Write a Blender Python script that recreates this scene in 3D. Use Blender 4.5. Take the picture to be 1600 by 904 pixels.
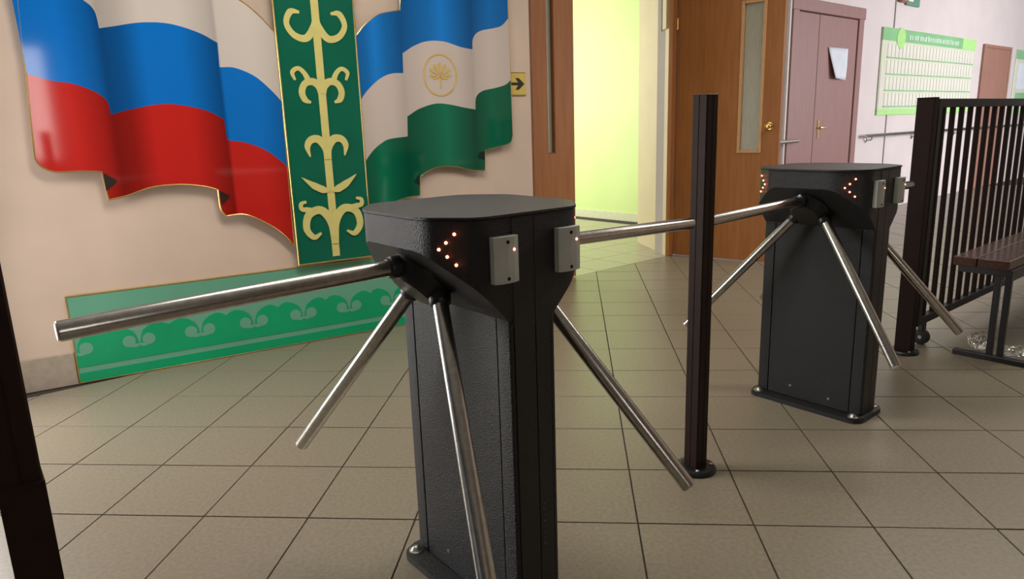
import bpy, bmesh, math, random
from mathutils import Vector, Matrix
from mathutils.geometry import tessellate_polygon
random.seed(7)
for o in list(bpy.data.objects): bpy.data.objects.remove(o, do_unlink=True)
SC = bpy.context.scene
COL = SC.collection
sin, cos, pi, rad = math.sin, math.cos, math.pi, math.radians

# ------------------------------------------------------------------ camera
PITCH, YAW, ROLL, FPX, CAMH = .225792579, -.0897245721, .0326358827, 1103.01262, 1.25
fw = Vector((sin(YAW)*cos(PITCH), cos(YAW)*cos(PITCH), -sin(PITCH)))
rt = Vector((cos(YAW), -sin(YAW), 0)); dn = fw.cross(rt)
rt2 = cos(ROLL)*rt + sin(ROLL)*dn; dn2 = -sin(ROLL)*rt + cos(ROLL)*dn
cam = bpy.data.objects.new('camera', bpy.data.cameras.new('camera')); COL.objects.link(cam)
m = Matrix.Identity(4)
for i in range(3):
    m[i][0] = rt2[i]; m[i][1] = -dn2[i]; m[i][2] = -fw[i]
m[0][3], m[1][3], m[2][3] = 0, 0, CAMH
cam.matrix_world = m
cam.data.sensor_fit = 'HORIZONTAL'; cam.data.sensor_width = 36; cam.data.lens = FPX/1600*36
cam.data.clip_start = .02
SC.camera = cam
def pix(p):
    d = Vector(p) - Vector((0, 0, CAMH)); z = d.dot(fw)
    if z < .05: return None
    return 800 + FPX*d.dot(rt2)/z, 452 + FPX*d.dot(dn2)/z

# ------------------------------------------------------------------ world, light, exposure
w = bpy.data.worlds.new('world'); SC.world = w; w.use_nodes = True
w.node_tree.nodes['Background'].inputs[0].default_value = (.86, .93, 1, 1)
w.node_tree.nodes['Background'].inputs[1].default_value = .24
def area(name, loc, to, sx, sy, watt, col):
    l = bpy.data.lights.new(name, 'AREA'); l.shape = 'RECTANGLE'; l.size = sx; l.size_y = sy; l.energy = watt; l.color = col
    o = bpy.data.objects.new(name, l); COL.objects.link(o); o.location = loc
    o.rotation_euler = (Vector(to) - Vector(loc)).to_track_quat('-Z', 'Y').to_euler(); return o
area('left_window_light', (-3.0, 2.45, 1.1), (-.4, 1.9, 1.0), .85, 2.0, 66, (1, .97, .95))
area('entrance_window_light', (2.35, -3.8, 1.8), (-.6, 2.2, 1.2), .34, 1.6, 15, (1, .96, .9))
area('hall_window_light', (10.5, 7.4, 2.0), (5.6, 10.4, .7), 4.0, 2.2, 560, (1, .95, .97))
area('passage_window_light', (-2.6, 9.0, 1.9), (.6, 9.6, 1.3), 2.2, 2.0, 190, (1, .99, .92))
area('ceiling_fill_light', (-.3, 2.6, 3.2), (-.3, 2.6, 0), 2.4, .6, 80, (1, .93, .82))  # added fill under the ceiling, no fitting is modelled
area('hall_fill_light', (3.2, 4.6, 3.2), (3.2, 4.6, 0), 2.4, .6, 72, (1, .94, .84))  # second added fill, brightens the floor at the right
vs = SC.view_settings
vs.view_transform = 'Standard'; vs.look = 'None'; vs.gamma = 1; vs.use_curve_mapping = False; vs.exposure = -0.10

# ------------------------------------------------------------------ helpers
def tag(o, label=None, cat=None, group=None, kind=None):
    if label: o['label'] = label
    if cat: o['category'] = cat
    if group: o['group'] = group
    if kind: o['kind'] = kind
    return o
def empty(name, loc=(0, 0, 0), rz=0, parent=None):
    o = bpy.data.objects.new(name, None); COL.objects.link(o); o.location = loc; o.rotation_euler = (0, 0, rz)
    o.empty_display_size = .05
    if parent: o.parent = parent
    return o
def link(name, me, mat=None, parent=None, loc=(0, 0, 0), rz=0):
    o = bpy.data.objects.new(name, me); COL.objects.link(o)
    if mat is not None and not me.materials: me.materials.append(mat)
    o.location = loc; o.rotation_euler = (0, 0, rz)
    if parent: o.parent = parent
    return o
def mk(name, bm, mat, parent=None, loc=(0, 0, 0), rz=0, smooth=False, angle=None):
    bmesh.ops.recalc_face_normals(bm, faces=bm.faces)
    me = bpy.data.meshes.new(name)
    if smooth:
        for f in bm.faces: f.smooth = True
        if angle:
            for e in bm.edges:
                if len(e.link_faces) == 2 and e.calc_face_angle(0) > angle: e.smooth = False
    bm.to_mesh(me); bm.free()
    return link(name, me, mat, parent, loc, rz)
def box(bm, x0, x1, y0, y1, z0, z1, bev=0, seg=1):
    vs_ = [bm.verts.new(p) for p in ((x0,y0,z0),(x1,y0,z0),(x1,y1,z0),(x0,y1,z0),(x0,y0,z1),(x1,y0,z1),(x1,y1,z1),(x0,y1,z1))]
    fs = [bm.faces.new([vs_[i] for i in q]) for q in ((3,2,1,0),(4,5,6,7),(0,1,5,4),(1,2,6,5),(2,3,7,6),(3,0,4,7))]
    if bev:
        es = list({e for f in fs for e in f.edges})
        bmesh.ops.bevel(bm, geom=es, offset=bev, segments=seg, profile=.5, affect='EDGES')
def boxo(name, dims, mat, parent=None, bev=0, seg=1, loc=(0, 0, 0), rz=0):
    bm = bmesh.new(); box(bm, *dims, bev=bev, seg=seg); return mk(name, bm, mat, parent, loc, rz)
def fillet(poly, r, n=5):
    out = []; N = len(poly)
    for i in range(N):
        rr = r[i] if isinstance(r, (list, tuple)) else r
        p = Vector(poly[i]); a = (Vector(poly[i-1])-p); b = (Vector(poly[(i+1) % N])-p)
        ang = a.angle(b); t = rr/math.tan(ang/2); t = min(t, a.length*.48, b.length*.48); rr = t*math.tan(ang/2)
        a.normalize(); b.normalize(); c = p + (a+b).normalized()*(rr/sin(ang/2))
        s, e = p+a*t-c, p+b*t-c
        tot = s.angle_signed(e)
        for k in range(n+1):
            th = -tot*k/n
            out.append((c.x + s.x*cos(th)-s.y*sin(th), c.y + s.x*sin(th)+s.y*cos(th)))
    return out
def prism(bm, poly, z0, z1):
    b = [bm.verts.new((x, y, z0)) for x, y in poly]; t = [bm.verts.new((x, y, z1)) for x, y in poly]
    n = len(poly)
    for i in range(n): bm.faces.new((b[i], b[(i+1) % n], t[(i+1) % n], t[i]))
    bm.faces.new(t); bm.faces.new(b[::-1])
def crom(pts, n=5):
    if len(pts) < 3: return list(pts)
    P = [Vector(p) for p in pts]; P = [2*P[0]-P[1]] + P + [2*P[-1]-P[-2]]; out = []
    for i in range(1, len(P)-2):
        a, b, c, d = P[i-1:i+3]
        for k in range(n):
            t = k/n
            out.append(tuple(.5*((2*b)+(c-a)*t+(2*a-5*b+4*c-d)*t*t+(3*b-a-3*c+d)*t**3)))
    out.append(tuple(P[-2])); return out
def dedupe(P):
    out = []
    for p in P:
        if not out or (Vector(p)-Vector(out[-1])).length > 1e-4: out.append(tuple(p))
    if (Vector(out[0])-Vector(out[-1])).length < 1e-4: out.pop()
    return out
# plate standing on a wall: outline in (along, up), front face at y=-d, back at y=-d+th
def plate(name, poly, d, th, mat, parent):
    poly = dedupe(poly); bm = bmesh.new(); n = len(poly)
    f = [bm.verts.new((x, -d, z)) for x, z in poly]; b = [bm.verts.new((x, -d+th, z)) for x, z in poly]
    for i in range(n): bm.faces.new((f[i], f[(i+1) % n], b[(i+1) % n], b[i]))
    for t in tessellate_polygon([[Vector((x, z, 0)) for x, z in poly]]):
        try: bm.faces.new([f[i] for i in t]); bm.faces.new([b[i] for i in t[::-1]])
        except ValueError: pass
    return mk(name, bm, mat, parent)
def ribbon(name, pts, wd, d, th, mat, parent, n=6):
    P = [Vector(p) for p in crom(pts, n)]; N = len(P)
    if not isinstance(wd, (list, tuple)): wd = [wd, wd]
    L, R = [], []
    for i, p in enumerate(P):
        t = (P[min(i+1, N-1)]-P[max(i-1, 0)]).normalized(); q = Vector((-t.y, t.x))
        x = i/(N-1)*(len(wd)-1); k = min(int(x), len(wd)-2); ww = wd[k]+(wd[k+1]-wd[k])*(x-k)
        L.append(p+q*ww/2); R.append(p-q*ww/2)
    bm = bmesh.new()
    rows = [[bm.verts.new((v.x, y, v.y)) for v in (L[i], R[i]) for y in (-d, -d+th)] for i in range(N)]
    for i in range(N-1):
        a, b = rows[i], rows[i+1]
        for s, t in ((0, 2), (2, 3), (3, 1), (1, 0)): bm.faces.new((a[s], b[s], b[t], a[t]))
    for r in (rows[0], rows[-1]): bm.faces.new((r[0], r[2], r[3], r[1]))
    return mk(name, bm, mat, parent)
def tube(bm, pts, r, seg=8, closed=False, cap=True):
    P = [Vector(p) for p in pts]; N = len(P); rings = []; up = None
    for i in range(N):
        a = P[i-1] if (closed or i) else P[i]; b = P[(i+1) % N] if (closed or i < N-1) else P[i]
        t = (b-a).normalized()
        if up is None: up = t.orthogonal().normalized()
        up = (up - t*up.dot(t)).normalized(); sd = t.cross(up)
        rr = r[i] if isinstance(r, (list, tuple)) else r
        rings.append([bm.verts.new(P[i]+up*rr*cos(2*pi*k/seg)+sd*rr*sin(2*pi*k/seg)) for k in range(seg)])
    for i in range(N if closed else N-1):
        a, b = rings[i], rings[(i+1) % N]
        for k in range(seg): bm.faces.new((a[k], a[(k+1) % seg], b[(k+1) % seg], b[k]))
    if cap and not closed: bm.faces.new(rings[0][::-1]); bm.faces.new(rings[-1])
def tubeo(name, pts, r, mat, parent=None, seg=10, closed=False, smooth=True, loc=(0,0,0), rz=0):
    bm = bmesh.new(); tube(bm, pts, r, seg, closed); return mk(name, bm, mat, parent, loc, rz, smooth, rad(40))
def axial(bm, o, d, prof, seg=16):   # turned solid: profile of (distance along d, radius)
    o = Vector(o); d = Vector(d).normalized(); a = d.orthogonal().normalized(); b = d.cross(a); rings = []
    for l, r in prof: rings.append([bm.verts.new(o+d*l+(a*cos(2*pi*k/seg)+b*sin(2*pi*k/seg))*r) for k in range(seg)])
    for i in range(len(rings)-1):
        for k in range(seg): bm.faces.new((rings[i][k], rings[i][(k+1) % seg], rings[i+1][(k+1) % seg], rings[i+1][k]))
    bm.faces.new(rings[0][::-1]); bm.faces.new(rings[-1])
def axo(name, o, d, prof, mat, parent=None, seg=16, ang=35):
    bm = bmesh.new(); axial(bm, o, d, prof, seg); return mk(name, bm, mat, parent, smooth=True, angle=rad(ang))

# ------------------------------------------------------------------ materials
def nm(name):
    mt = bpy.data.materials.new(name); mt.use_nodes = True; nt = mt.node_tree
    return mt, nt, nt.nodes['Principled BSDF']
def N(nt, t, **k):
    n = nt.nodes.new(t)
    for a, v in k.items(): setattr(n, a, v)
    return n
def mat(name, col, rough=.5, metal=0, var=0, vscale=20, bump=0, bscale=200, coat=0, spec=.5, stretch=None, col2=None):
    mt, nt, b = nm(name); c = (*col, 1)
    b.inputs['Base Color'].default_value = c; b.inputs['Roughness'].default_value = rough; b.inputs['Metallic'].default_value = metal
    b.inputs['Specular IOR Level'].default_value = spec
    if coat: b.inputs['Coat Weight'].default_value = coat; b.inputs['Coat Roughness'].default_value = .08
    tc = N(nt, 'ShaderNodeTexCoord'); mp = N(nt, 'ShaderNodeMapping'); nt.links.new(tc.outputs['Object'], mp.inputs[0])
    if stretch: mp.inputs['Scale'].default_value = stretch
    if var or col2:
        no = N(nt, 'ShaderNodeTexNoise'); no.inputs['Scale'].default_value = vscale; no.inputs['Detail'].default_value = 5
        nt.links.new(mp.outputs[0], no.inputs['Vector'])
        cr = N(nt, 'ShaderNodeValToRGB'); nt.links.new(no.outputs[0], cr.inputs[0])
        c2 = col2 or tuple(x*(1+var) for x in col); c1 = col if col2 else tuple(x*(1-var) for x in col)
        cr.color_ramp.elements[0].position = .33; cr.color_ramp.elements[1].position = .67
        cr.color_ramp.elements[0].color = (*c1, 1); cr.color_ramp.elements[1].color = (*c2, 1)
        nt.links.new(cr.outputs[0], b.inputs['Base Color'])
    if bump:
        n2 = N(nt, 'ShaderNodeTexNoise'); n2.inputs['Scale'].default_value = bscale; n2.inputs['Detail'].default_value = 3
        nt.links.new(mp.outputs[0], n2.inputs['Vector'])
        bp = N(nt, 'ShaderNodeBump'); bp.inputs['Strength'].default_value = bump; bp.inputs['Distance'].default_value = .004 if bscale == 330 else .002
        nt.links.new(n2.outputs[0], bp.inputs['Height']); nt.links.new(bp.outputs[0], b.inputs['Normal'])
    return mt
def emit(name, col, st):
    mt, nt, b = nm(name); b.inputs['Base Color'].default_value = (*col, 1)
    b.inputs['Emission Color'].default_value = (*col, 1); b.inputs['Emission Strength'].default_value = st; return mt
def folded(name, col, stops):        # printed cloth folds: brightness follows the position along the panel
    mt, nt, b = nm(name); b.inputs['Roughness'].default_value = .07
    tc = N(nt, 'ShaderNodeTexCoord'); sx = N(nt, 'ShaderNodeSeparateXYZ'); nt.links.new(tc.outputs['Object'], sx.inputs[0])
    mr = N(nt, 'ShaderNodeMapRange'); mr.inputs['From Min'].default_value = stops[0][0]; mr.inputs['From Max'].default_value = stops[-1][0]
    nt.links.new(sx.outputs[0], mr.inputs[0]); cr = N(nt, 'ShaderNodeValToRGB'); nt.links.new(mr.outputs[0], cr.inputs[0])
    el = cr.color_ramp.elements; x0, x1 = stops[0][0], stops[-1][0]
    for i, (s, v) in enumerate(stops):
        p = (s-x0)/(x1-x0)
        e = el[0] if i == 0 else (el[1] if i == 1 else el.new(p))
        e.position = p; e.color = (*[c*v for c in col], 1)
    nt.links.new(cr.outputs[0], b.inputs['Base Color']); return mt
def glassm(name, col, rough, trans=1.0):
    mt, nt, b = nm(name); b.inputs['Base Color'].default_value = (*col, 1); b.inputs['Roughness'].default_value = rough
    b.inputs['Transmission Weight'].default_value = trans; b.inputs['IOR'].default_value = 1.45; return mt

M = {}
M['paint'] = mat('hammered_black_paint', (.009, .009, .011), .36, bump=.9, bscale=330)
M['paint_flat'] = mat('black_enamel', (.006, .006, .007), .38, bump=.2, bscale=300)
M['groove'] = mat('joint_black', (.002, .002, .002), .8)
M['rubber'] = mat('black_rubber', (.008, .008, .008), .6)
M['steel'] = mat('brushed_steel', (.52, .50, .47), .24, 1, var=.12, vscale=60, bump=.06, bscale=400)
M['bolt'] = mat('dull_zinc', (.30, .30, .28), .38, .9, var=.2)
M['brown'] = mat('dark_brown_enamel', (.026, .013, .010), .5, bump=.25, bscale=400, var=.15, spec=.15)
M['gatebrown'] = mat('brown_black_enamel', (.016, .008, .007), .55, bump=.2, bscale=400, spec=.1)
M['rail'] = mat('blue_black_enamel', (.016, .016, .020), .5, bump=.15, bscale=300, spec=.22)
M['reader'] = mat('grey_plastic', (.56, .59, .56), .5, var=.05)
M['led'] = emit('red_lamp', (1, .20, .10), 9)
M['led_small'] = emit('red_lamp_small', (1, .3, .2), 5)
M['wall'] = mat('pinkish_plaster', (.60, .47, .385), .55, var=.05, vscale=3, bump=.12, bscale=40)
M['wall2'] = mat('pale_pink_plaster', (.61, .565, .565), .5, var=.04, vscale=2, bump=.08, bscale=40)
M['cream'] = mat('cream_plaster', (.62, .53, .33), .6, var=.04, vscale=3)
M['lime'] = mat('lime_plaster', (.56, .70, .27), .55, var=.03, vscale=2)
M['ceil'] = mat('white_ceiling', (.7, .69, .66), .8, var=.02)
M['skirting'] = mat('grey_ceramic', (.36, .30, .24), .35, var=.08, vscale=30)
M['grout'] = mat('dark_grout', (.034, .025, .018), .85, var=.2, vscale=60)
M['tile'] = mat('beige_tile', (.200, .172, .126), .34, var=.12, vscale=70, bump=.015, bscale=120)
M['tile2'] = mat('pale_tile', (.36, .34, .24), .3, var=.08, vscale=40)
M['wood'] = mat('orange_veneer', (.30, .115, .034), .5, spec=.2, vscale=5, stretch=(6, 6, .5), col2=(.36, .145, .047), bump=.05, bscale=60)
M['wood_shade'] = mat('veneer_bead_shade', (.20, .075, .024), .5, spec=.2, var=.1, vscale=8)  # the orange veneer again, with shade put into its colour
M['wood_l'] = mat('light_bead', (.50, .27, .11), .4, var=.06)
M['plum'] = mat('plum_door_paint', (.25, .125, .115), .5, var=.06, vscale=6, stretch=(4, 4, .6))
M['plum2'] = mat('brown_door_paint', (.30, .155, .115), .5, var=.05, vscale=4)
M['frost'] = mat('ribbed_glass', (.34, .33, .25), .3, var=.1, vscale=40, stretch=(6, 6, .3), bump=.3, bscale=60)
M['brass'] = mat('brass', (.78, .56, .18), .25, 1, var=.08)
M['gold'] = mat('gold_edging', (.60, .43, .15), .28, .8, var=.08, vscale=40)
M['colgreen'] = mat('deep_green_acrylic', (.003, .115, .068), .18, var=.06, vscale=3)
M['orn'] = mat('straw_yellow_acrylic', (.62, .56, .20), .3, var=.04)
M['kpale'] = mat('pale_green_acrylic', (.13, .36, .25), .12, var=.04, vscale=3)
M['kgreen'] = mat('bright_green_acrylic', (.001, .33, .14), .12, var=.06, vscale=3)
M['yellow'] = mat('yellow_sign', (.62, .46, .10), .4, var=.05)
M['black'] = mat('sign_black', (.008, .008, .008), .5)
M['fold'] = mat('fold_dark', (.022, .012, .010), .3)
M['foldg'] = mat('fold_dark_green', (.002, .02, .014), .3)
M['bench'] = mat('red_brown_varnish', (.045, .021, .016), .2, vscale=6, stretch=(1, 12, 12), col2=(.075, .036, .028))
M['white'] = mat('white_enamel', (.66, .64, .62), .4, var=.03)
M['paper'] = mat('paper', (.62, .68, .76), .7, var=.04, vscale=8)
M['nbback'] = mat('noticeboard_back', (.60, .66, .52), .35, var=.04)
M['card'] = mat('card_white', (.66, .66, .60), .5, var=.08, vscale=6)
M['nbgreen'] = mat('noticeboard_green', (.22, .50, .24), .35, var=.12, vscale=2)
M['nblime'] = mat('noticeboard_lime', (.40, .75, .26), .35, var=.05)
M['nbtext'] = mat('pale_mint_print', (.62, .80, .68), .5, var=.05)
M['sgreen'] = mat('sign_green', (.10, .25, .17), .4, var=.05)
M['bagplastic'] = glassm('clear_plastic', (.97, .99, .96), .12)
M['flagb'] = None

# ------------------------------------------------------------------ setting
A = Vector((-2.612, 3.339)); AL = rad(36.24)           # flag wall: origin and direction
def wl(s, z=0, d=0): return (A.x+s*cos(AL)+d*sin(AL), A.y+s*sin(AL)-d*cos(AL), z)
B = Vector((0, 5.87)); BL = rad(45)                     # door wall
def wb(s, z=0, d=0): return (B.x+s*cos(BL)+d*sin(BL), B.y+s*sin(BL)-d*cos(BL), z)
HT = 3.3
def struct(o): o['kind'] = 'structure'; return o
bm = bmesh.new(); box(bm, -.42, 2.89, 0, .2, -.05, HT); struct(mk('wall_left', bm, M['wall'], loc=wl(0), rz=AL))
# wall with the doorway
bm = bmesh.new()
box(bm, -.9, -.50, 0, .2, -.05, HT); box(bm, -.50, 1.33, 0, .2, 2.42, HT); box(bm, 1.33, 14, 0, .2, -.05, HT)
struct(mk('wall_back', bm, M['wall2'], loc=wb(0), rz=BL))
a = Vector(wl(2.89)); b = Vector(wb(-.62))
bm = bmesh.new(); prism(bm, [(a.x, a.y), (b.x, b.y), (b.x-.14, b.y+.02), (a.x-.14, a.y+.02)], -.05, HT); struct(mk('wall_return', bm, M['wall'], None))
# passage beyond the doorway
p0, p1 = Vector((.885, 6.792)), Vector((.690, 7.62)); nrm = Vector((1, .26)).normalized()
bm = bmesh.new(); prism(bm, [tuple(p0), wb(1.325, 0, -.03)[:2], tuple(p1+nrm*.3), tuple(p1)], -.05, HT); struct(mk('wall_passage_near', bm, M['cream']))
q0, q1 = Vector((1.90, 8.234)), Vector((-4.0, 13.93)); nr = Vector((.695, .719))
bm = bmesh.new(); prism(bm, [tuple(q0), tuple(q0+nr*.2), tuple(q1+nr*.2), tuple(q1)], -.05, HT); struct(mk('wall_passage_far', bm, M['lime']))
bm = bmesh.new(); prism(bm, [tuple(q0-nr*.015), tuple(q0), tuple(q1), tuple(q1-nr*.015)], -.02, .10); struct(mk('baseboard_passage', bm, mat('pale_skirting', (.60, .62, .42), .4, var=.04)))
bm = bmesh.new(); prism(bm, [(-.55, 5.5), (-.75, 5.5), (-5.2, 9.9), (-5.0, 9.9)], -.05, HT); struct(mk('wall_passage_left_added', bm, M['cream']))  # hidden wall, added to close off light in the passage
struct(boxo('wall_right_added', (6.0, 6.2, -5, 6.3, -.05, HT), M['wall']))  # unseen wall, added to darken reflections from the open right side
struct(boxo('wall_front_added', (-6, 6.0, -5.2, -5.0, -.05, HT), M['wall']))  # unseen wall behind the camera, added to cut the sky fill
boxo('ceiling', (-9, 16, -6, 17, HT, HT+.1), M['ceil'])['kind'] = 'structure'
# skirting of the flag wall, left of the green panel, in single ceramic pieces
sk = empty('baseboard_left', wl(0), AL); sk['kind'] = 'structure'
for i in range(1): boxo('skirting_tile', (-.008-.40*(i+1)+.002, -.008-.33*i-.002, -.012, 0, 0, .172), M['skirting'], sk, .002)

# floor: grout bed with single tiles
floor = boxo('floor', (-9, 16, -6, 17, -.06, -.0055), M['grout']); floor['kind'] = 'structure'
T, GX, GY = .363379, .195436, 2.062819
def clip(poly, n, c):
    out = []
    for i in range(len(poly)):
        p, q = poly[i], poly[(i+1) % len(poly)]; dp = p[0]*n[0]+p[1]*n[1]-c; dq = q[0]*n[0]+q[1]*n[1]-c
        if dp <= 0: out.append(p)
        if dp*dq < 0: t = dp/(dp-dq); out.append((p[0]+(q[0]-p[0])*t, p[1]+(q[1]-p[1])*t))
    return out
def tile_bm(bm, poly, top=0):
    cx = sum(p[0] for p in poly)/len(poly); cy = sum(p[1] for p in poly)/len(poly)
    def ring(k, z):
        r = []
        for x, y in poly:
            d = math.hypot(x-cx, y-cy) or 1; r.append(bm.verts.new((x-(x-cx)/d*k, y-(y-cy)/d*k, z)))
        return r
    a_, b_, c_ = ring(0, -.012), ring(0, top-.0005), ring(.0008, top); n = len(poly)
    for u_, v_ in ((a_, b_), (b_, c_)):
        for i in range(n): bm.faces.new((u_[i], u_[(i+1) % n], v_[(i+1) % n], v_[i]))
    bm.faces.new(c_)
def sq(x, y, t, g=.0028): return [(x+g, y+g), (x+t-g, y+g), (x+t-g, y+t-g), (x+g, y+t-g)]
nb = (-1/2**.5, 1/2**.5); cb = nb[0]*B.x+nb[1]*B.y          # door wall line
nl = (-sin(AL), cos(AL)); cl = nl[0]*A.x+nl[1]*A.y
single, rest = [], []
for i in range(-9, 22):
    for j in range(-9, 30):
        x, y = GX+T*i, GY+T*j
        poly = clip(sq(x, y, T), nb, cb)
        if len(poly) < 3: continue
        if x < -.4 and all(p[0]*nl[0]+p[1]*nl[1]-cl > .02 for p in poly): continue
        vis = [pix((px, py, 0)) for px, py in poly]
        ins = any(v and -20 < v[0] < 1620 and 180 < v[1] < 930 for v in vis)
        dist = (x+T/2)**2+(y+T/2)**2
        (single if ins and dist < 9.5**2 else rest).append((dist, poly, len(poly) == 4 and abs((poly[2][0]-poly[0][0])-(T-.0056)) < 1e-4, x, y))
single.sort(key=lambda t: t[0]); rest += single[270:]; single = single[:270]
bm = bmesh.new(); tile_bm(bm, [(p[0]-T/2, p[1]-T/2) for p in sq(0, 0, T)]); tme = bpy.data.meshes.new('tile'); 
bmesh.ops.recalc_face_normals(bm, faces=bm.faces); bm.to_mesh(tme); bm.free(); tme.materials.append(M['tile'])
for d_, poly, full, x, y in single:
    if full:
        o = link('tile', tme, None, floor, (x+T/2, y+T/2, random.uniform(-.0004, .0004)))
        o.rotation_euler = (random.gauss(0, .0007), random.gauss(0, .0007), random.choice((0, pi/2, pi, -pi/2)))
    else:
        bm = bmesh.new(); tile_bm(bm, poly); mk('tile', bm, M['tile'], floor)
bm = bmesh.new()
for d_, poly, *_ in rest: tile_bm(bm, poly)
mk('tile_field', bm, M['tile'], floor)['kind'] = 'stuff'
# passage floor, laid square to the doorway
T2 = .40; k = 0
for i in range(-6, 6):
    for j in range(0, 14):
        loc = sq(i*T2+.32, j*T2+.004, T2)
        poly = [(B.x+(px-py)*nb[1], B.y+(px+py)*nb[1]) for px, py in loc]
        vis = [pix((px, py, 0)) for px, py in poly]
        if not any(v and 850 < v[0] < 1080 and 300 < v[1] < 450 for v in vis): continue
        bm = bmesh.new(); tile_bm(bm, poly); mk('passage_tile', bm, M['tile2'], floor)

# ------------------------------------------------------------------ doors
# narrow fixed leaf beside the opening
d1 = empty('door_1', wb(-.44), BL); d1['kind'] = 'structure'
LW = .448
sl0, sl1, slz = .155, .235, 1.035
bm = bmesh.new(); box(bm, 0, sl0, -.02, .025, .01, 2.4); box(bm, sl1, LW, -.02, .025, .01, 2.4); box(bm, sl0, sl1, -.02, .025, .01, slz); box(bm, sl0, sl1, -.02, .025, 2.3, 2.4)
mk('leaf', bm, M['wood'], d1)
boxo('pane', (sl0-.003, sl1+.003, .008, .014, slz-.003, 2.303), M['frost'], d1)
for x in (sl0, sl1-.008): boxo('bead', (x, x+.008, -.016, .008, slz, 2.3), M['wood_shade'], d1)
boxo('bead', (sl0, sl1, -.016, .008, slz, slz+.008), M['wood_shade'], d1)
for z in (1.25, .3): axo('hinge', (-.004, -.026, z), (0, 0, 1), [(0, .004), (.002, .007), (.07, .007), (.072, .004)], M['brass'], d1, 8)
t1 = boxo('trim_1', (-.50, -.445, -.035, .2, 0, 2.43), M['wood_shade'], None, .004, loc=wb(0), rz=BL); t1['kind'] = 'structure'
t2 = boxo('trim_2', (1.268, 1.328, -.02, .028, 0, 2.43), M['wood'], None, .004, loc=wb(0), rz=BL); t2['kind'] = 'structure'
# wide leaf swung out into the hall
h = Vector((.958, 6.802)); LA = rad(-33.5)
d2 = empty('door_2', (h.x, h.y, 0), LA); d2['kind'] = 'structure'
g0, g1, gz0, gz1 = .595, .785, .975, 2.21; LW = .945
bm = bmesh.new()
for dm in ((0, g0, 0, .042, .012, 2.36), (g1, LW, 0, .042, .012, 2.36), (g0, g1, 0, .042, .012, gz0), (g0, g1, 0, .042, gz1, 2.36)): box(bm, *dm)
mk('leaf', bm, M['wood'], d2)
boxo('pane', (g0-.004, g1+.004, .018, .024, gz0-.004, gz1+.004), M['frost'], d2)
for dm in ((g0-.012, g0+.014, -.008, .018, gz0-.012, gz1+.012), (g1-.014, g1+.012, -.008, .018, gz0-.012, gz1+.012), (g0+.014, g1-.014, -.008, .018, gz0-.012, gz0+.014), (g0+.014, g1-.014, -.008, .018, gz1-.014, gz1+.012)):
    boxo('bead', dm, M['wood_l'], d2, .004)
kn = axo('knob', (.862, 0, 1.19), (0, -1, 0), [(0, .032), (.006, .032), (.008, .014), (.03, .012), (.036, .022), (.05, .027), (.062, .022), (.066, .008)], M['brass'], d2)
for z in (.40, 2.10): axo('hinge', (.004, -.008, z-.05), (0, 0, 1), [(0, .005), (.002, .008), (.098, .008), (.1, .005)], M['brass'], d2, 8)
# plum double door
d3 = empty('door_3', wb(3.275), BL); d3['kind'] = 'structure'
DW = 1.665
for dm in ((0, .13, -.05, 0, 0, 2.42), (DW-.13, DW, -.05, 0, 0, 2.42)): boxo('jamb', dm, M['plum'], d3, .006)
boxo('lintel', (-.02, DW+.02, -.055, 0, 2.37, 2.50), M['plum'], d3, .006)
for x0, x1 in ((.137, .600), (.608, DW-.137)): boxo('leaf', (x0, x1, -.034, -.004, .01, 2.362), M['plum'], d3, .003)
hp = boxo('handle_plate', (.690, .730, -.040, -.034, 1.01, 1.22), M['brass'], d3, .003)
tubeo('lever', [(.71, -.04, 1.13), (.71, -.075, 1.13), (.735, -.08, 1.128), (.825, -.078, 1.126)], .009, M['brass'], hp, 8)
# far brown door
d4 = empty('door_4', wb(9.24), BL); d4['kind'] = 'structure'
boxo('leaf', (.05, 1.29, -.03, 0, 0, 2.25), M['plum2'], d4, .004)
for dm in ((0, .05, -.04, 0, 0, 2.30), (1.29, 1.34, -.04, 0, 0, 2.30), (.05, 1.29, -.04, 0, 2.25, 2.30)): boxo('frame', dm, M['plum2'], d4, .004)

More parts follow.
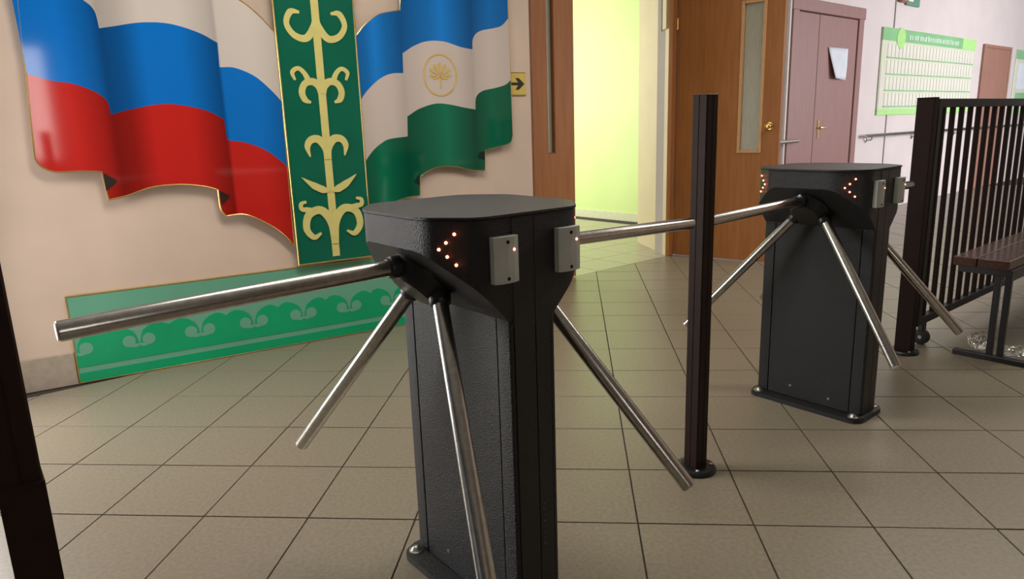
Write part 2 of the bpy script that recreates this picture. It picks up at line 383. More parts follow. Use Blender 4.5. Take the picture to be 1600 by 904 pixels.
# ------------------------------------------------------------------ turnstiles
ta, tb, tc1, tc2, tzt, tz1, tz2, tw = .2414, .2274, .1319, .1436, 1.0643, .9876, .8185, .0684
HV, HZ, TILT, BE, EOFF = .139, .9114, rad(45.2), .7646, .0369
def turnstile(loc, ang, sc, label, lens):
    root = empty('tripod_turnstile', (*loc, 0), ang); root.scale = (sc, sc, sc)
    tag(root, label, 'turnstile', 'tripod turnstiles')
    # base
    bm = bmesh.new(); pl = fillet([(-.125, -.262), (.125, -.262), (.125, .262), (-.125, .262)], .05, 6); prism(bm, pl, 0, .02)
    bmesh.ops.bevel(bm, geom=[e for e in bm.edges if all(abs(v.co.z-.02) < 1e-5 for v in e.verts)], offset=.005, segments=2, affect='EDGES')
    bp_ = mk('base_plate', bm, M['paint'], root)
    for x in (-.092, .092):
        for y in (-.222, .222):
            axo('anchor_bolt', (x, y, .018), (0, 0, 1), [(0, .022), (.004, .022), (.007, .016), (.013, .012), (.017, .006)], M['bolt'], bp_, 12)
    # body
    W, A_ = tw, ta
    boxo('core', (-W+.006, W-.006, -A_+.006, A_-.006, .02, tz2+.02), M['groove'], root)
    for s in (-1, 1):
        x0, x1 = sorted((s*(W-.006), s*(W-.001)))
        sp = boxo('side_panel', (x0, x1, -A_+.052, A_-.052, .022, tz2+.01), M['paint'], root, .0015)
        for yy, zz in ((-.10, .06), (.08, .075)):
            axo('screw', (s*(W-.001), yy, zz), (s, 0, 0), [(0, .006), (.002, .005)], M['bolt'], sp, 8)
        for y in (-1, 1):
            pts = [(s*(W-.007), y*(A_-.049)), (s*W, y*(A_-.049)), (s*W, y*A_), (s*(W-.012), y*A_), (s*(W-.012), y*(A_-.007)), (s*(W-.007), y*(A_-.007))]
            bm = bmesh.new(); prism(bm, fillet(pts, [.001, .002, .009, .001, .001, .001], 4), .021, tz2+.01)
            mk('corner_post', bm, M['paint'], root, smooth=True, angle=rad(30))
    for y in (-1, 1):
        y0, y1 = sorted((y*(A_-.007), y*(A_+.0012)))
        for x0, x1 in ((-W+.0135, .0075), (.0095, W-.0135)):
            boxo('end_panel', (x0, x1, y0, y1, .022, tzt-.010), M['paint'], root, .0010)
    # head
    oc = [(tc2, -ta), (tb, -tc1), (tb, tc1), (tc2, ta), (-tc2, ta), (-tb, tc1), (-tb, -tc1), (-tc2, -ta)]
    ol = fillet(oc, [.065, .10, .10, .065]*2, 8)
    bm = bmesh.new(); prism(bm, ol, .70, tzt-.008)
    sl = (tz1-tz2)/(tb-tw)
    for s in (-1, 1):
        nv = Vector((s*sl, 0, -1)).normalized()
        g = bm.verts[:]+bm.edges[:]+bm.faces[:]
        r = bmesh.ops.bisect_plane(bm, geom=g, plane_co=(s*tb, 0, tz1), plane_no=nv, clear_outer=True)
        ed = [e for e in r['geom_cut'] if isinstance(e, bmesh.types.BMEdge)]
        bmesh.ops.holes_fill(bm, edges=ed)
    g = bm.verts[:]+bm.edges[:]+bm.faces[:]
    r = bmesh.ops.bisect_plane(bm, geom=g, plane_co=(0, 0, tz2-.015), plane_no=(0, 0, -1), clear_outer=True)
    bmesh.ops.holes_fill(bm, edges=[e for e in r['geom_cut'] if isinstance(e, bmesh.types.BMEdge)])
    hd = mk('head', bm, M['paint'], root, smooth=True, angle=rad(32))
    bm = bmesh.new(); prism(bm, [(x*1.012, y*1.012) for x, y in ol], tzt-.006, tzt)
    bmesh.ops.bevel(bm, geom=[e for e in bm.edges if all(abs(v.co.z-tzt) < 1e-5 for v in e.verts)], offset=.002, segments=2, affect='EDGES')
    mk('top_cover', bm, M['paint'], root)
    # arrow of five lamps on each slanting facet
    for sx in (-1, 1):
        for sy in (-1, 1):
            p = Vector((sx*tb, sy*tc1)); q = Vector((sx*tc2, sy*ta)); nn = Vector((sx*(ta-tc1), sy*(tb-tc2))).normalized()
            for f, dz in ((.60, .036), (.455, .055), (.33, .070), (.465, .086), (.61, .104)):
                c = p.lerp(q, f + (.12 if sy > 0 else 0))
                axo('indicator_lamp', (c.x-nn.x*.002, c.y-nn.y*.002, tzt-dz), (nn.x, nn.y, 0), [(0, .0036), (.004, .0036), (.006, .002)], M['led'], hd, 10)
    # card readers on the end facing the hall
    for xc in (-.082, .107):
        pr = [(-.034, 0), (.034, 0), (.034, -.015), (.018, -.0205), (0, -.022), (-.018, -.0205), (-.034, -.015)]
        bm = bmesh.new(); prism(bm, pr, -.052, .052)
        rd = mk('card_reader', bm, M['reader'], root, loc=(xc, -ta, .966)); rd['label'] = 'small grey plastic card reader'
        axo('lamp', (.018, -.0200, .022), (0, -1, 0), [(0, .0035), (.0022, .003)], M['led_small'], rd, 8)
        for z in (.04, -.042): axo('screw', (0, -.0215, z), (0, -1, 0), [(0, .0045), (.0012, .0045), (.0016, .002)], M['groove'], rd, 8)
    # tripods
    for s, L in zip((-1, 1), lens):
        n = Vector((s*cos(TILT), 0, -sin(TILT))); pv = Vector((s*sin(TILT), 0, cos(TILT))); uv = Vector((0, -1, 0))
        ap = Vector((s*HV, 0, HZ))
        axo('hub', ap, n, [(0, .085), (.018, .085), (.026, .078), (.05, .066), (.058, .056), (.06, .02)], M['paint_flat'], root, 24)
        for kk, ll in zip((0, 120, -120), L):
            t = rad(kk); rr = cos(t)*pv+sin(t)*uv; d = cos(BE)*n+sin(BE)*rr; o = ap+EOFF*rr
            sk_ = axo('arm_socket', o-d*.01, d, [(0, .027), (.075, .027), (.083, .0235), (.085, .021)], M['paint_flat'], root, 16)
            axo('socket_bolt', o+d*.05+rr*.02, (rr*.9+n*.1), [(0, .011), (.009, .010), (.012, .005)], M['bolt'], sk_, 8)
            ar = axo('arm', o, d, [(.06, .0195), (ll-.004, .0195), (ll-.0012, .0188), (ll, .017)], M['steel'], root, 28)
            axo('end_cap', o, d, [(ll-.001, .0172), (ll+.0015, .0172), (ll+.0022, .014)], M['white'], ar, 20)
    return root
V1 = .7561
ts1 = turnstile((-.2630, 1.7650), V1, 1.0, 'nearest black tripod turnstile, in front of the flag wall, its arm reaching left', ((.742, .735, .727), (.735, .715, .727)))
ts2 = turnstile((1.0705, 3.0950), .778, .986, 'farther black tripod turnstile in front of the plum double door', ((.712, .716, .742), (.70, .716, .72)))

# faint lettering worn off on the end of the near turnstile
bm = bmesh.new()
for i in range(9):
    z = .20+i*.016; hgt = random.choice((.007, .010, .009))
    box(bm, .020, .020+random.uniform(.004, .009), -ta-.0019, -ta-.0011, z, z+hgt*.35)
    if i % 2: box(bm, .018, .020, -ta-.0019, -ta-.0011, z, z+hgt)
mk('worn_lettering', bm, mat('grey_print', (.10, .11, .11), .6, var=.4, vscale=90), ts1)['kind'] = 'stuff'

# ------------------------------------------------------------------ posts
def post(loc, ang, hgt, w, label, sleeve=None):
    r = empty('barrier_post', (*loc, 0), ang); tag(r, label, 'post', 'brown barrier posts')
    bm = bmesh.new(); h_ = w/2; g = .0035
    prof = []
    for k in range(4):                                     # square tube with a shallow groove down each face
        for x in (-h_+.004, -g, -g*.4, g*.4, g, h_-.004):
            y = -h_ + (.0016 if abs(x) < g*.9 else 0); a_ = k*pi/2
            prof.append((x*cos(a_)-y*sin(a_), x*sin(a_)+y*cos(a_)))
    prism(bm, prof, .012, hgt-.004); mk('shaft', bm, M['brown'], r)
    boxo('top_cap', (-h_-.001, h_+.001, -h_-.001, h_+.001, hgt-.006, hgt), M['brown'], r, .003)
    fl = axo('floor_flange', (0, 0, 0), (0, 0, 1), [(0, .074), (.010, .075), (.018, .070), (.021, .060), (.021, .046)], M['paint_flat'], r, 32)
    for k in range(4):
        a_ = pi/4+k*pi/2; axo('bolt', (.057*cos(a_), .057*sin(a_), .018), (0, 0, 1), [(0, .008), (.006, .008), (.009, .004)], M['bolt'], fl, 8)
    if sleeve: boxo('sleeve', (-h_-.0025, h_+.0025, -h_-.0025, h_+.0025, .02, sleeve), M['brown'], r, .001)
    return r
post((.437, 2.435), V1, 1.335, .060, 'dark brown square post between the two turnstiles')
post((-.9925, 1.077), V1, 1.335, .066, 'dark brown post at the left edge, nearest the camera', .665)

# ------------------------------------------------------------------ gate with bars
FA = .772; fp = Vector((1.7688, 3.796))
gp = empty('gate_post', (fp.x, fp.y, 0), FA); tag(gp, 'thick dark brown post at the end of the barred gate', 'post')
boxo('shaft', (-.027, .027, -.042, .042, .012, 1.325), M['gatebrown'], gp, .003)
boxo('top_cap', (-.028, .028, -.043, .043, 1.322, 1.328), M['gatebrown'], gp, .002)
fl_ = axo('floor_flange', (0, 0, 0), (0, 0, 1), [(0, .072), (.010, .073), (.018, .068), (.02, .05)], M['paint_flat'], gp, 28)
for k in range(4):
    a_ = pi/4+k*pi/2; axo('bolt', (.060*cos(a_), .060*sin(a_), .016), (0, 0, 1), [(0, .007), (.006, .007), (.008, .004)], M['bolt'], fl_, 8)
gt = empty('barred_gate', (fp.x, fp.y, 0), FA); tag(gt, 'dark brown barred metal gate on a caster behind the bench', 'gate')
G0, G1 = .097, 2.40
boxo('top_rail', (G0, G1, -.02, .02, 1.278, 1.322), M['rail'], gt, .002)
boxo('bottom_rail', (G0, G1, -.02, .02, .125, .168), M['rail'], gt, .002)
boxo('stile', (G0, G0+.045, -.02, .02, .168, 1.278), M['rail'], gt, .002)
boxo('stile', (G1-.045, G1, -.02, .02, .168, 1.278), M['rail'], gt, .002)
bm = bmesh.new(); box(bm, -.0145, .0145, -.0105, .0105, .166, 1.280, .002); bmesh.ops.recalc_face_normals(bm, faces=bm.faces)
bme = bpy.data.meshes.new('bar'); bm.to_mesh(bme); bm.free(); bme.materials.append(M['gatebrown'])
x = .207
while x < G1-.09: link('bar', bme, None, gt, (x, 0, 0)); x += .1262
for z in (1.1, .4): boxo('hinge', (.0275, G0+.002, -.014, .014, z-.03, z+.03), M['paint_flat'], gt, .004)
cs = boxo('caster_bracket', (.192, .238, -.016, .016, .075, .127), M['paint_flat'], gt, .006)
axo('caster_wheel', (.199, 0, .043), (1, 0, 0), [(0, .034), (.003, .043), (.029, .043), (.032, .034)], M['rubber'], cs, 24)
axo('axle', (.195, 0, .043), (1, 0, 0), [(0, .010), (.04, .010)], M['bolt'], cs, 10)

# ------------------------------------------------------------------ bench
bl = Vector((2.003, 3.771)); BA = .775
bn_ = empty('bench', (bl.x, bl.y, 0), BA); tag(bn_, 'low bench with two varnished planks on a black frame beside the gate', 'bench')
# local x along the bench, y from the hall side (-) to the gate (+)
SZ = .528
for y0, y1 in ((-.070, .035), (-.215, -.074)): boxo('plank', (-.02, 1.9, y0, y1, SZ-.048, SZ), M['bench'], bn_, .004, 2)
for xx in (.018, 1.75):
    fr_ = boxo('foot', (xx-.02, xx+.02, -.46, .0, 0, .028), M['paint_flat'], bn_, .003)
    for y in (-.165, -.212): boxo('leg', (xx-.013, xx+.013, y-.014, y+.014, .026, SZ-.078), M['paint_flat'], bn_, .002)
    boxo('cross_bar', (xx-.02, xx+.02, -.228, .015, SZ-.082, SZ-.048), M['paint_flat'], bn_, .002)
boxo('long_rail', (.038, 1.73, -.225, -.200, SZ-.080, SZ-.050), M['paint_flat'], bn_, .002)

# crumpled clear plastic under the bench
def crumple(loc, sx, sy, sz, seed, label):
    rn = random.Random(seed); bm = bmesh.new(); bmesh.ops.create_icosphere(bm, subdivisions=3, radius=1)
    for v in bm.verts:
        k = 1+rn.uniform(-.20, .16)+.12*sin(5*v.co.x+seed)*cos(4*v.co.y+2*v.co.z)
        v.co = Vector((v.co.x*sx*k, v.co.y*sy*k, v.co.z*sz*k))
    z0 = min(v.co.z for v in bm.verts)
    for v in bm.verts: v.co.z -= z0
    o = mk('plastic_bag', bm, M['bagplastic'], None, loc=(*loc, .0005)); return tag(o, label, 'plastic bag', 'crumpled plastic under the bench')
crumple((2.165, 3.83), .055, .045, .048, 3, 'crumpled clear plastic bag left of the bench legs')
crumple((2.300, 3.735), .09, .045, .026, 8, 'flattened clear plastic bag right of the bench legs')

# ------------------------------------------------------------------ flag wall decoration
def segs(S): return dedupe([p for s in S for p in crom(s, 5)])
RUS = {'top': [[(1.189, 1.794), (1.116, 1.877), (1.033, 1.948), (0.947, 1.988), (0.879, 2.002)], [(0.886, 2.115), (0.804, 2.151), (0.627, 2.166), (0.465, 2.122), (0.395, 2.076)], [(0.404, 2.215), (0.312, 2.275), (0.162, 2.3), (0.044, 2.3)]], 'wb': [[(-0.004, 1.997), (0.112, 1.977), (0.224, 1.948), (0.293, 1.911), (0.327, 1.866), (0.335, 1.789)], [(0.335, 1.789), (0.398, 1.801), (0.527, 1.825), (0.657, 1.824), (0.79, 1.786), (0.879, 1.737)], [(0.879, 1.737), (0.874, 1.613)], [(0.874, 1.613), (0.952, 1.611), (1.052, 1.568), (1.136, 1.49), (1.19, 1.423)]], 'br': [[(0.004, 1.571), (0.097, 1.54), (0.188, 1.525), (0.278, 1.485), (0.322, 1.439), (0.328, 1.376)], [(0.328, 1.376), (0.405, 1.397), (0.554, 1.424), (0.66, 1.419), (0.783, 1.388), (0.865, 1.342)], [(0.865, 1.342), (0.869, 1.23)], [(0.869, 1.23), (0.968, 1.212), (1.07, 1.166), (1.156, 1.093), (1.181, 1.059)]], 'bot': [[(-0.024, 1.174), (-0.014, 1.148), (0.008, 1.126), (0.054, 1.107), (0.163, 1.104), (0.248, 1.096)], [(0.248, 1.096), (0.253, 1.047), (0.26, 0.952)], [(0.26, 0.952), (0.347, 0.968), (0.471, 1.003), (0.608, 1.007), (0.722, 0.989), (0.791, 0.966)], [(0.791, 0.966), (0.793, 0.864), (0.814, 0.819)], [(0.814, 0.819), (0.924, 0.816), (1.04, 0.75), (1.114, 0.687), (1.173, 0.612)]], 'fold1': [(0.253, 1.089), (0.303, 1.054), (0.31, 1.04), (0.255, 0.998)], 'fold2': [(0.797, 0.959), (0.841, 0.934), (0.847, 0.923), (0.801, 0.881)]}
BSH = {'top': [[(1.632, 1.778), (1.658, 1.807), (1.71, 1.863), (1.798, 1.924), (1.884, 1.946), (1.939, 1.956)], [(1.939, 1.956), (1.953, 2.094)], [(1.953, 2.094), (2.057, 2.159), (2.231, 2.205), (2.386, 2.191), (2.445, 2.184)], [(2.445, 2.184), (2.458, 2.271), (2.516, 2.321), (2.625, 2.361), (2.699, 2.425)]], 'wb': [[(1.611, 1.349), (1.651, 1.437), (1.708, 1.503), (1.786, 1.563), (1.858, 1.59), (1.934, 1.594)], [(1.934, 1.594), (1.938, 1.71)], [(1.938, 1.71), (2.021, 1.757), (2.114, 1.786), (2.224, 1.786), (2.335, 1.758), (2.423, 1.745)], [(2.423, 1.745), (2.431, 1.812), (2.48, 1.857), (2.59, 1.881), (2.649, 1.899), (2.7, 1.945)]], 'wg': [[(1.605, 0.989), (1.653, 1.079), (1.708, 1.142), (1.765, 1.182), (1.816, 1.203), (1.937, 1.214)], [(1.937, 1.214), (1.943, 1.335)], [(1.943, 1.335), (2.026, 1.38), (2.138, 1.41), (2.233, 1.405), (2.348, 1.383), (2.427, 1.37)], [(2.427, 1.37), (2.436, 1.447), (2.486, 1.487), (2.589, 1.507), (2.664, 1.528), (2.705, 1.557)]], 'bot': [[(1.594, 0.657), (1.681, 0.748), (1.791, 0.806), (1.901, 0.838), (1.995, 0.843)], [(1.995, 0.843), (2.002, 0.948)], [(2.002, 0.948), (2.031, 0.979), (2.128, 1.014), (2.262, 1.011), (2.374, 0.983), (2.481, 0.973)], [(2.481, 0.973), (2.488, 1.108)], [(2.488, 1.108), (2.592, 1.125), (2.684, 1.146), (2.707, 1.193)]], 'fold1': [(2.001, 0.944), (1.995, 0.977), (1.961, 0.931), (1.999, 0.908)], 'fold2': [(2.482, 1.1), (2.443, 1.093), (2.432, 1.06), (2.48, 1.041)]}
FD, FT = .045, .012
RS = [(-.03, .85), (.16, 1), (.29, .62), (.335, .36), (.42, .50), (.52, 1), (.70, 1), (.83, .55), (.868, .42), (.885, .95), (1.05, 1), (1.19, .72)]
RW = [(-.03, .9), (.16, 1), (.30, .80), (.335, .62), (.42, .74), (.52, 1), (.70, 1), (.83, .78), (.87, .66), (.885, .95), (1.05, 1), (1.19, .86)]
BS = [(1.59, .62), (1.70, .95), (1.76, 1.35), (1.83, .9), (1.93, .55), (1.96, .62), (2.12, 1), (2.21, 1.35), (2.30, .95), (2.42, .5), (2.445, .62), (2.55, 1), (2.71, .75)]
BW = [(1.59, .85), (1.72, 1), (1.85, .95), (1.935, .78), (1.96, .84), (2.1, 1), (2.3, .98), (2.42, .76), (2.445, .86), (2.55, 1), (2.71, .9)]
def shift(S, k): return [(a_-0, v) for a_, v in S]
f1 = empty('flag_panel', wl(0), AL); tag(f1, 'wavy white, blue and red flag panel with gold edging, on the left', 'wall panel', 'flag panels on the wall')
top, wbl, brl, bot = (segs(RUS[k]) for k in ('top', 'wb', 'br', 'bot'))
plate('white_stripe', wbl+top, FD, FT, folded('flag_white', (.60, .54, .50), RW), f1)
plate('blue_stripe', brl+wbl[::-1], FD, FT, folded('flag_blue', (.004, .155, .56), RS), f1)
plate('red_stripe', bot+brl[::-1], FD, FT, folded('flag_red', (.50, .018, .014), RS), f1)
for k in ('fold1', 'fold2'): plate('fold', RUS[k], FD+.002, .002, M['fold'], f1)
tubeo('gold_edging', [(x, -FD+.004, z) for x, z in dedupe(bot+top+[])], .0055, M['gold'], f1, 6, True)
f2 = empty('flag_panel', wl(0), AL); tag(f2, 'wavy blue, white and green flag panel with a gold flower emblem', 'wall panel', 'flag panels on the wall')
top, wbl, wgl, bot = (segs(BSH[k]) for k in ('top', 'wb', 'wg', 'bot'))
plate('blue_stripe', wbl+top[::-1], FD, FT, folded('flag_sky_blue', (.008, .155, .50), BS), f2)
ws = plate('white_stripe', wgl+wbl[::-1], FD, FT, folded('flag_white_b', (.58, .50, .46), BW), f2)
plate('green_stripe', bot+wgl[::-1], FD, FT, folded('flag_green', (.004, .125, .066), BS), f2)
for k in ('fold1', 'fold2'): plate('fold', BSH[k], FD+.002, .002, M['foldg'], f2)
tubeo('gold_edging', [(x, -FD+.004, z) for x, z in dedupe(bot+top[::-1])], .0045, M['gold'], f2, 6, True)
M['emb'] = mat('emblem_gold', (.60, .42, .13), .35, var=.06)
ex, ez = 2.183, 1.585
bm = bmesh.new(); n = 48
rg = [[bm.verts.new((ex+r*cos(2*pi*i/n), y, ez+r*1.09*sin(2*pi*i/n))) for r, y in ((.119, -FD-.003), (.119, -FD), (.110, -FD), (.110, -FD-.003))] for i in range(n)]
for i in range(n):
    for k in range(4): bm.faces.new((rg[i][k], rg[(i+1) % n][k], rg[(i+1) % n][(k+1) % 4], rg[i][(k+1) % 4]))
mk('emblem_ring', bm, M['emb'], ws)
ribbon('flower_stem', [(ex, ez-.085), (ex+.001, ez-.03), (ex, ez+.005)], [.007, .009, .013], FD+.003, .003, M['emb'], ws)
for k in range(7):
    a_ = rad(90+(k-3)*27); r1 = .085 if k % 6 else .075
    c = (ex, ez-.012)
    ribbon('petal', [(c[0]+.02*cos(a_), c[1]+.02*sin(a_)), (c[0]+.06*cos(a_), c[1]+.055*sin(a_)), (c[0]+r1*cos(a_), c[1]+r1*sin(a_))], [.006, .010, .022, .012], FD+.003, .003, M['emb'], ws)
for sx in (-1, 1): ribbon('petal', [(ex, ez-.01), (ex+sx*.03, ez-.022), (ex+sx*.055, ez-.02)], [.008, .012, .004], FD+.003, .003, M['emb'], ws)

# ornament column
c0, c1_, cz0, cz1 = 1.190, 1.638, .497, 2.60; CX = (c0+c1_)/2
cp = empty('ornament_panel', wl(CX, cz0), AL); tag(cp, 'tall green panel with straw-yellow scrolled plant ornament between the flags', 'wall panel')
hw = (c1_-c0)/2
boxo('board', (-hw, hw, -.060, -.046, 0, cz1-cz0), M['colgreen'], cp)
for sx in (-1, 1): boxo('gold_edging', tuple(sorted((sx*hw, sx*(hw+.008))))+(-.063, -.0465, -.008, cz1-cz0), M['gold'], cp, .002)
boxo('gold_edging', (-hw, hw, -.063, -.0465, -.008, 0), M['gold'], cp, .002)
OD, OT = .063, .003
lift = [0]
def orn(name, pts, wd, both=True):
    for sx in ((-1, 1) if both else (1,)):
        lift[0] += .0004; ribbon(name, [(sx*(CX-x), z-cz0) for x, z in pts], wd, OD+lift[0], OT+lift[0], M['orn'], cp)
boxo('stem', (-.022, .022, -OD, -OD+OT, .025, cz1-cz0-.02), M['orn'], cp)
stx = CX
orn('scroll', [(1.414, 1.895), (1.400, 1.835), (1.350, 1.775), (1.285, 1.790), (1.248, 1.850), (1.275, 1.912), (1.325, 1.912)], [.030, .042, .040, .034, .030, .034, .014])
orn('scroll', [(1.414, 1.475), (1.400, 1.515), (1.362, 1.540), (1.318, 1.527), (1.298, 1.482), (1.312, 1.440), (1.345, 1.424)], [.045, .045, .040, .036, .036, .034, .012])
orn('scroll', [(1.345, 1.535), (1.322, 1.585), (1.288, 1.612), (1.254, 1.590), (1.266, 1.548)], [.034, .026, .024, .024, .012])
orn('scroll', [(1.414, 1.100), (1.408, 1.165), (1.370, 1.215), (1.325, 1.215), (1.300, 1.178), (1.311, 1.118)], [.040, .046, .046, .040, .034, .006])
orn('leaf', [(1.405, .915), (1.370, .925), (1.318, .952), (1.250, 1.003)], [.012, .042, .040, .003])
orn('scroll', [(1.414, .60), (1.402, .730), (1.345, .805), (1.272, .785), (1.250, .705), (1.288, .650), (1.335, .670)], [.040, .050, .048, .044, .038, .032, .012])
orn('scroll', [(1.300, .805), (1.262, .815), (1.232, .822), (1.232, .852), (1.262, .862)], [.034, .030, .024, .022, .014])
orn('scroll', [(1.414, 2.315), (1.400, 2.255), (1.350, 2.195), (1.285, 2.210), (1.248, 2.270), (1.275, 2.332), (1.325, 2.332)], [.030, .042, .040, .034, .030, .034, .014])

# green plinth panel
KL = 1.93
kp = empty('plinth_panel', wl(0), AL); tag(kp, 'long low green panel with a pale wave pattern along the floor', 'wall panel')
boxo('board', (0, KL, -.016, -.001, .008, .468), M['kpale'], kp)
for dm in ((-.006, KL+.006, -.018, -.001, .468, .475), (-.006, KL+.006, -.018, -.001, .002, .008), (-.006, 0, -.018, -.001, .008, .468), (KL, KL+.006, -.018, -.001, .008, .468)):
    boxo('gold_edging', dm, M['gold'], kp, .001)
boxo('green_band', (0, KL, -.018, -.015, .008, .058), M['kgreen'], kp)
PC = [.001, .299, .608, .902, 1.193, 1.480, 1.768, 2.056]
for i in range(len(PC)-1):
    p, q = PC[i], min(PC[i+1], 9); mid = (p+q)/2; pw = q-p
    tp = [(p, .150), (p+.004, .165), (p+.008, .190), (p+.013, .215), (p+.026, .240), (p+.055, .262), (p+.092, .274), (p+.120, .268), (mid, .250)]
    ol_ = [(x, z) for x, z in tp] + [(p+q-x, z) for x, z in tp[::-1][1:]]
    ol_ = [(min(x, KL), z) for x, z in ol_]; e_ = ol_[-1][0]
    plate('wave', [(p, .088), ]+ol_+[(e_, .088)], .018, .003, M['kgreen'], kp)
    for cx in (p+.048, q-.048):
        if 0 < cx-.033 and cx+.033 < KL:
            axo('curl', (cx, -.0175, .187), (0, -1, 0), [(0, .032), (.0015, .032)], M['kpale'], kp, 24)
            sx = -1 if cx < mid else 1
            ribbon('curl_stem', [(cx+sx*.008, .170), (cx+sx*.028, .160), (cx+sx*.048, .165)], [.03, .020, .014], .0188, .0015, M['kpale'], kp)

# exit arrow sign
es = empty('arrow_sign', wl(2.785, 1.457), AL); tag(es, 'small yellow sign with a black right arrow beside the door frame', 'sign')
boxo('board', (-.068, .062, -.008, 0, 0, .155), M['yellow'], es)
plate('arrow', [(-.055, .069), (.002, .069), (-.022, .040), (.006, .040), (.050, .078), (.006, .116), (-.022, .116), (.002, .087), (-.055, .087)], .010, .002, M['black'], es)
for z0_ in (.003, .149): boxo('border', (-.066, .060, -.0095, -.008, z0_, z0_+.003), M['black'], es)

# ------------------------------------------------------------------ things on the door wall
pp = tubeo('water_pipe', [(0, 0, 0), (0, 0, HT)], .026, M['white'], None, 14, loc=wb(3.222, 0, .03)); tag(pp, 'white vertical pipe beside the plum double door', 'pipe')
def rail(s0, s1, ends, label):
    r = empty('handrail', wb(s0, 1.0), BL); tag(r, label, 'handrail', 'wall handrails')
    tubeo('tube', [(0, -.08, .0), (s1-s0, -.08, .0)], .021, M['steel'], r, 12)
    for x in ends:
        br = tubeo('bracket', [(x, 0, -.06), (x, -.06, -.06), (x, -.08, -.045), (x, -.08, -.012)], .009, M['steel'], r, 8)
        axo('rosette', (x, 0, -.06), (0, -1, 0), [(0, .032), (.006, .032), (.010, .022)], M['steel'], br, 14)
    return r
rail(5.16, 13.0, (.16, 1.6, 3.2, 4.8, 6.4), 'long steel handrail on the wall under the green notice board')
rail(2.75, 3.46, (.1,), 'short steel handrail end in front of the plum door frame')
# notice board
def board(s0, s1, z0, z1, label, cols, rows):
    r = empty('notice_board', wb(s0, z0), BL); tag(r, label, 'notice board', 'notice boards'); Wd, Hh = s1-s0, z1-z0
    boxo('panel', (0, Wd, -.02, 0, 0, Hh), M['nbback'], r, .004)
    hd_ = boxo('header', (.0, Wd, -.024, -.02, Hh-.155, Hh), M['nbgreen'], r)
    boxo('footer', (.0, Wd, -.023, -.02, 0, .075), M['nblime'], r)
    return r, Wd, Hh, hd_
nbd, Wd, Hh, hd_ = board(5.54, 8.86, 1.25, 2.335, 'large green-topped notice board with rows of white cards behind the barred gate', 26, 4)
axo('disc', (.55, -.024, Hh-.115), (0, -1, 0), [(0, .13), (.004, .13)], M['nblime'], nbd, 28)
boxo('lime_end', (2.75, Wd, -.027, -.024, Hh-.155, Hh), M['nblime'], hd_)
bm = bmesh.new(); x = .80
while x < 2.55:
    wd_ = random.uniform(.05, .085); z0_ = Hh-.115; hh = random.choice((.06, .06, .075))
    box(bm, x, x+wd_*.3, -.0265, -.024, z0_, z0_+hh); box(bm, x+wd_*.7, x+wd_, -.0265, -.024, z0_, z0_+hh*.85); box(bm, x, x+wd_, -.0265, -.024, z0_+random.choice((0, .03, .05)), z0_+random.choice((.058, .045)))
    x += wd_+random.choice((.014, .014, .04))
mk('blurred_title', bm, M['nbtext'], hd_)['kind'] = 'stuff'
bm = bmesh.new(); box(bm, 0, .083, -.004, 0, 0, .165); bmesh.ops.recalc_face_normals(bm, faces=bm.faces); cme = bpy.data.meshes.new('card'); bm.to_mesh(cme); bm.free(); cme.materials.append(M['card'])
for j in range(4):
    zz = .115+j*.205
    boxo('shelf_strip', (.16, Wd-.05, -.030, -.02, zz-.014, zz-.002), M['nbgreen'], nbd)
    for i in range(27): link('card', cme, None, nbd, (.18+i*.114, -.0205, zz))
boxo('glare_strip', (.02, .09, -.023, -.02, .09, .62), M['white'], nbd).name = 'painted_glare_strip'  # white strip painting in the glare along the board's left edge
nb2, Wd, Hh, _ = board(10.93, 13.0, 1.2, 2.285, 'second notice board with green header, at the right edge above the gate', 0, 0)
boxo('white_sheet', (.15, 1.85, -.024, -.02, .42, .86), M['paper'], nb2); boxo('green_sheet', (.15, 1.85, -.025, -.02, .12, .36), M['nbgreen'], nb2)
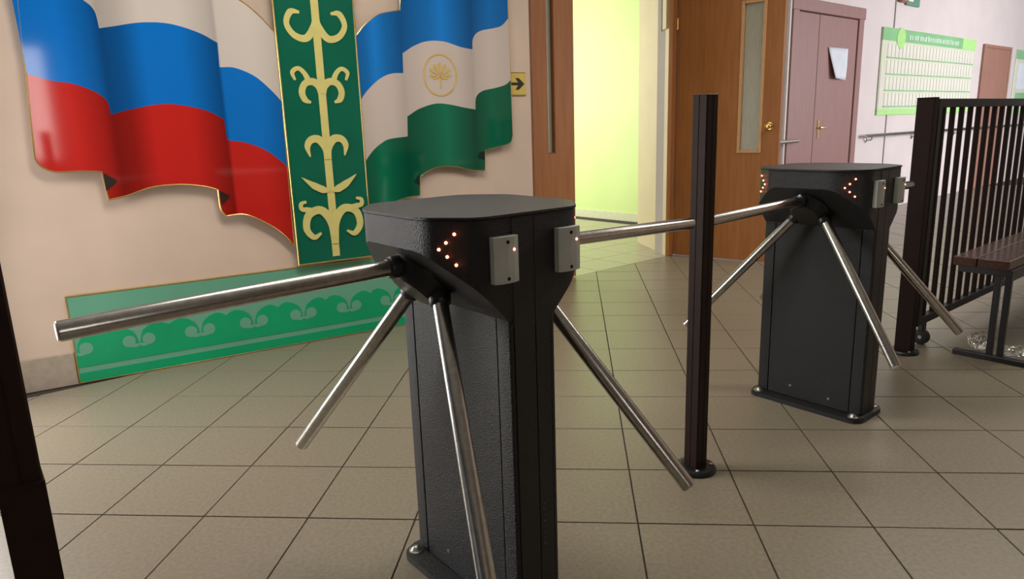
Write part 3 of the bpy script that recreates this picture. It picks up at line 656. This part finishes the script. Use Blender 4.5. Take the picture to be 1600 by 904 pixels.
# sheet of paper taped to the plum door
bm = bmesh.new(); nx, nz = 6, 8; g = []
for j in range(nz+1):
    row = []
    for i in range(nx+1):
        u_, v_ = i/nx, j/nz
        xx = (4.10+.49*u_)+(1-v_)*(.12*(1-u_)-.03*u_); zz = 1.68+.345*v_-.01*u_*(1-v_)
        dd = .042 + .05*(1-v_)**1.5*(1-u_)**1.2 + .006*sin(7*u_+3*v_)
        row.append((bm.verts.new((xx-4.1, -dd, zz)), bm.verts.new((xx-4.1, -dd+.002, zz))))
    g.append(row)
for j in range(nz):
    for i in range(nx):
        for k in (0, 1): bm.faces.new((g[j][i][k], g[j][i+1][k], g[j+1][i+1][k], g[j+1][i][k]))
for j in range(nz):
    for i in (0, nx): bm.faces.new((g[j][i][0], g[j+1][i][0], g[j+1][i][1], g[j][i][1]))
for i in range(nx):
    for j in (0, nz): bm.faces.new((g[j][i][0], g[j][i+1][0], g[j][i+1][1], g[j][i][1]))
tag(mk('paper_sheet', bm, M['paper'], None, loc=wb(4.10), rz=BL, smooth=True), 'curling pale sheet of paper taped to the plum double door', 'paper')
# sign and box above the notice board
sb = empty('wall_sign', wb(6.15, 2.64), BL); tag(sb, 'small dark green sign high on the wall above the notice board', 'sign')
boxo('board', (0, .42, -.03, 0, 0, .15), M['sgreen'], sb, .004); boxo('pale_strip', (.03, .20, -.032, -.03, .05, .08), M['nbtext'], sb)
db = empty('wall_box', wb(5.93, 2.66), BL); tag(db, 'small brown box on the wall left of the green sign', 'box')
boxo('case', (0, .20, -.06, 0, 0, .16), M['plum2'], db, .008); boxo('lid', (.01, .19, -.066, -.06, .01, .15), M['plum2'], db, .004)
tag(tubeo('wall_cable', [(0, 0, 0), (0, 0, HT-.02)], .006, mat('grey_cable', (.35, .33, .32), .5, var=.05), None, 6, loc=wb(5.88, 0, .008)), 'thin grey cable running down the wall left of the notice board', 'cable')
# narrow dark plaque on the passage wall, seen edge-on
pd = (p1-p0).normalized(); pa = math.atan2(pd.y, pd.x); c = p0+pd*.03
pq = empty('wall_plaque', (c.x, c.y, 2.07), pa); tag(pq, 'narrow dark framed plaque on the cream wall inside the doorway', 'plaque')
boxo('board', (0, .10, 0, .022, 0, .6), M['cream'], pq, .002); boxo('frame_edge', (.10, .125, 0, .026, -.01, .61), M['foldg'], pq, .003)
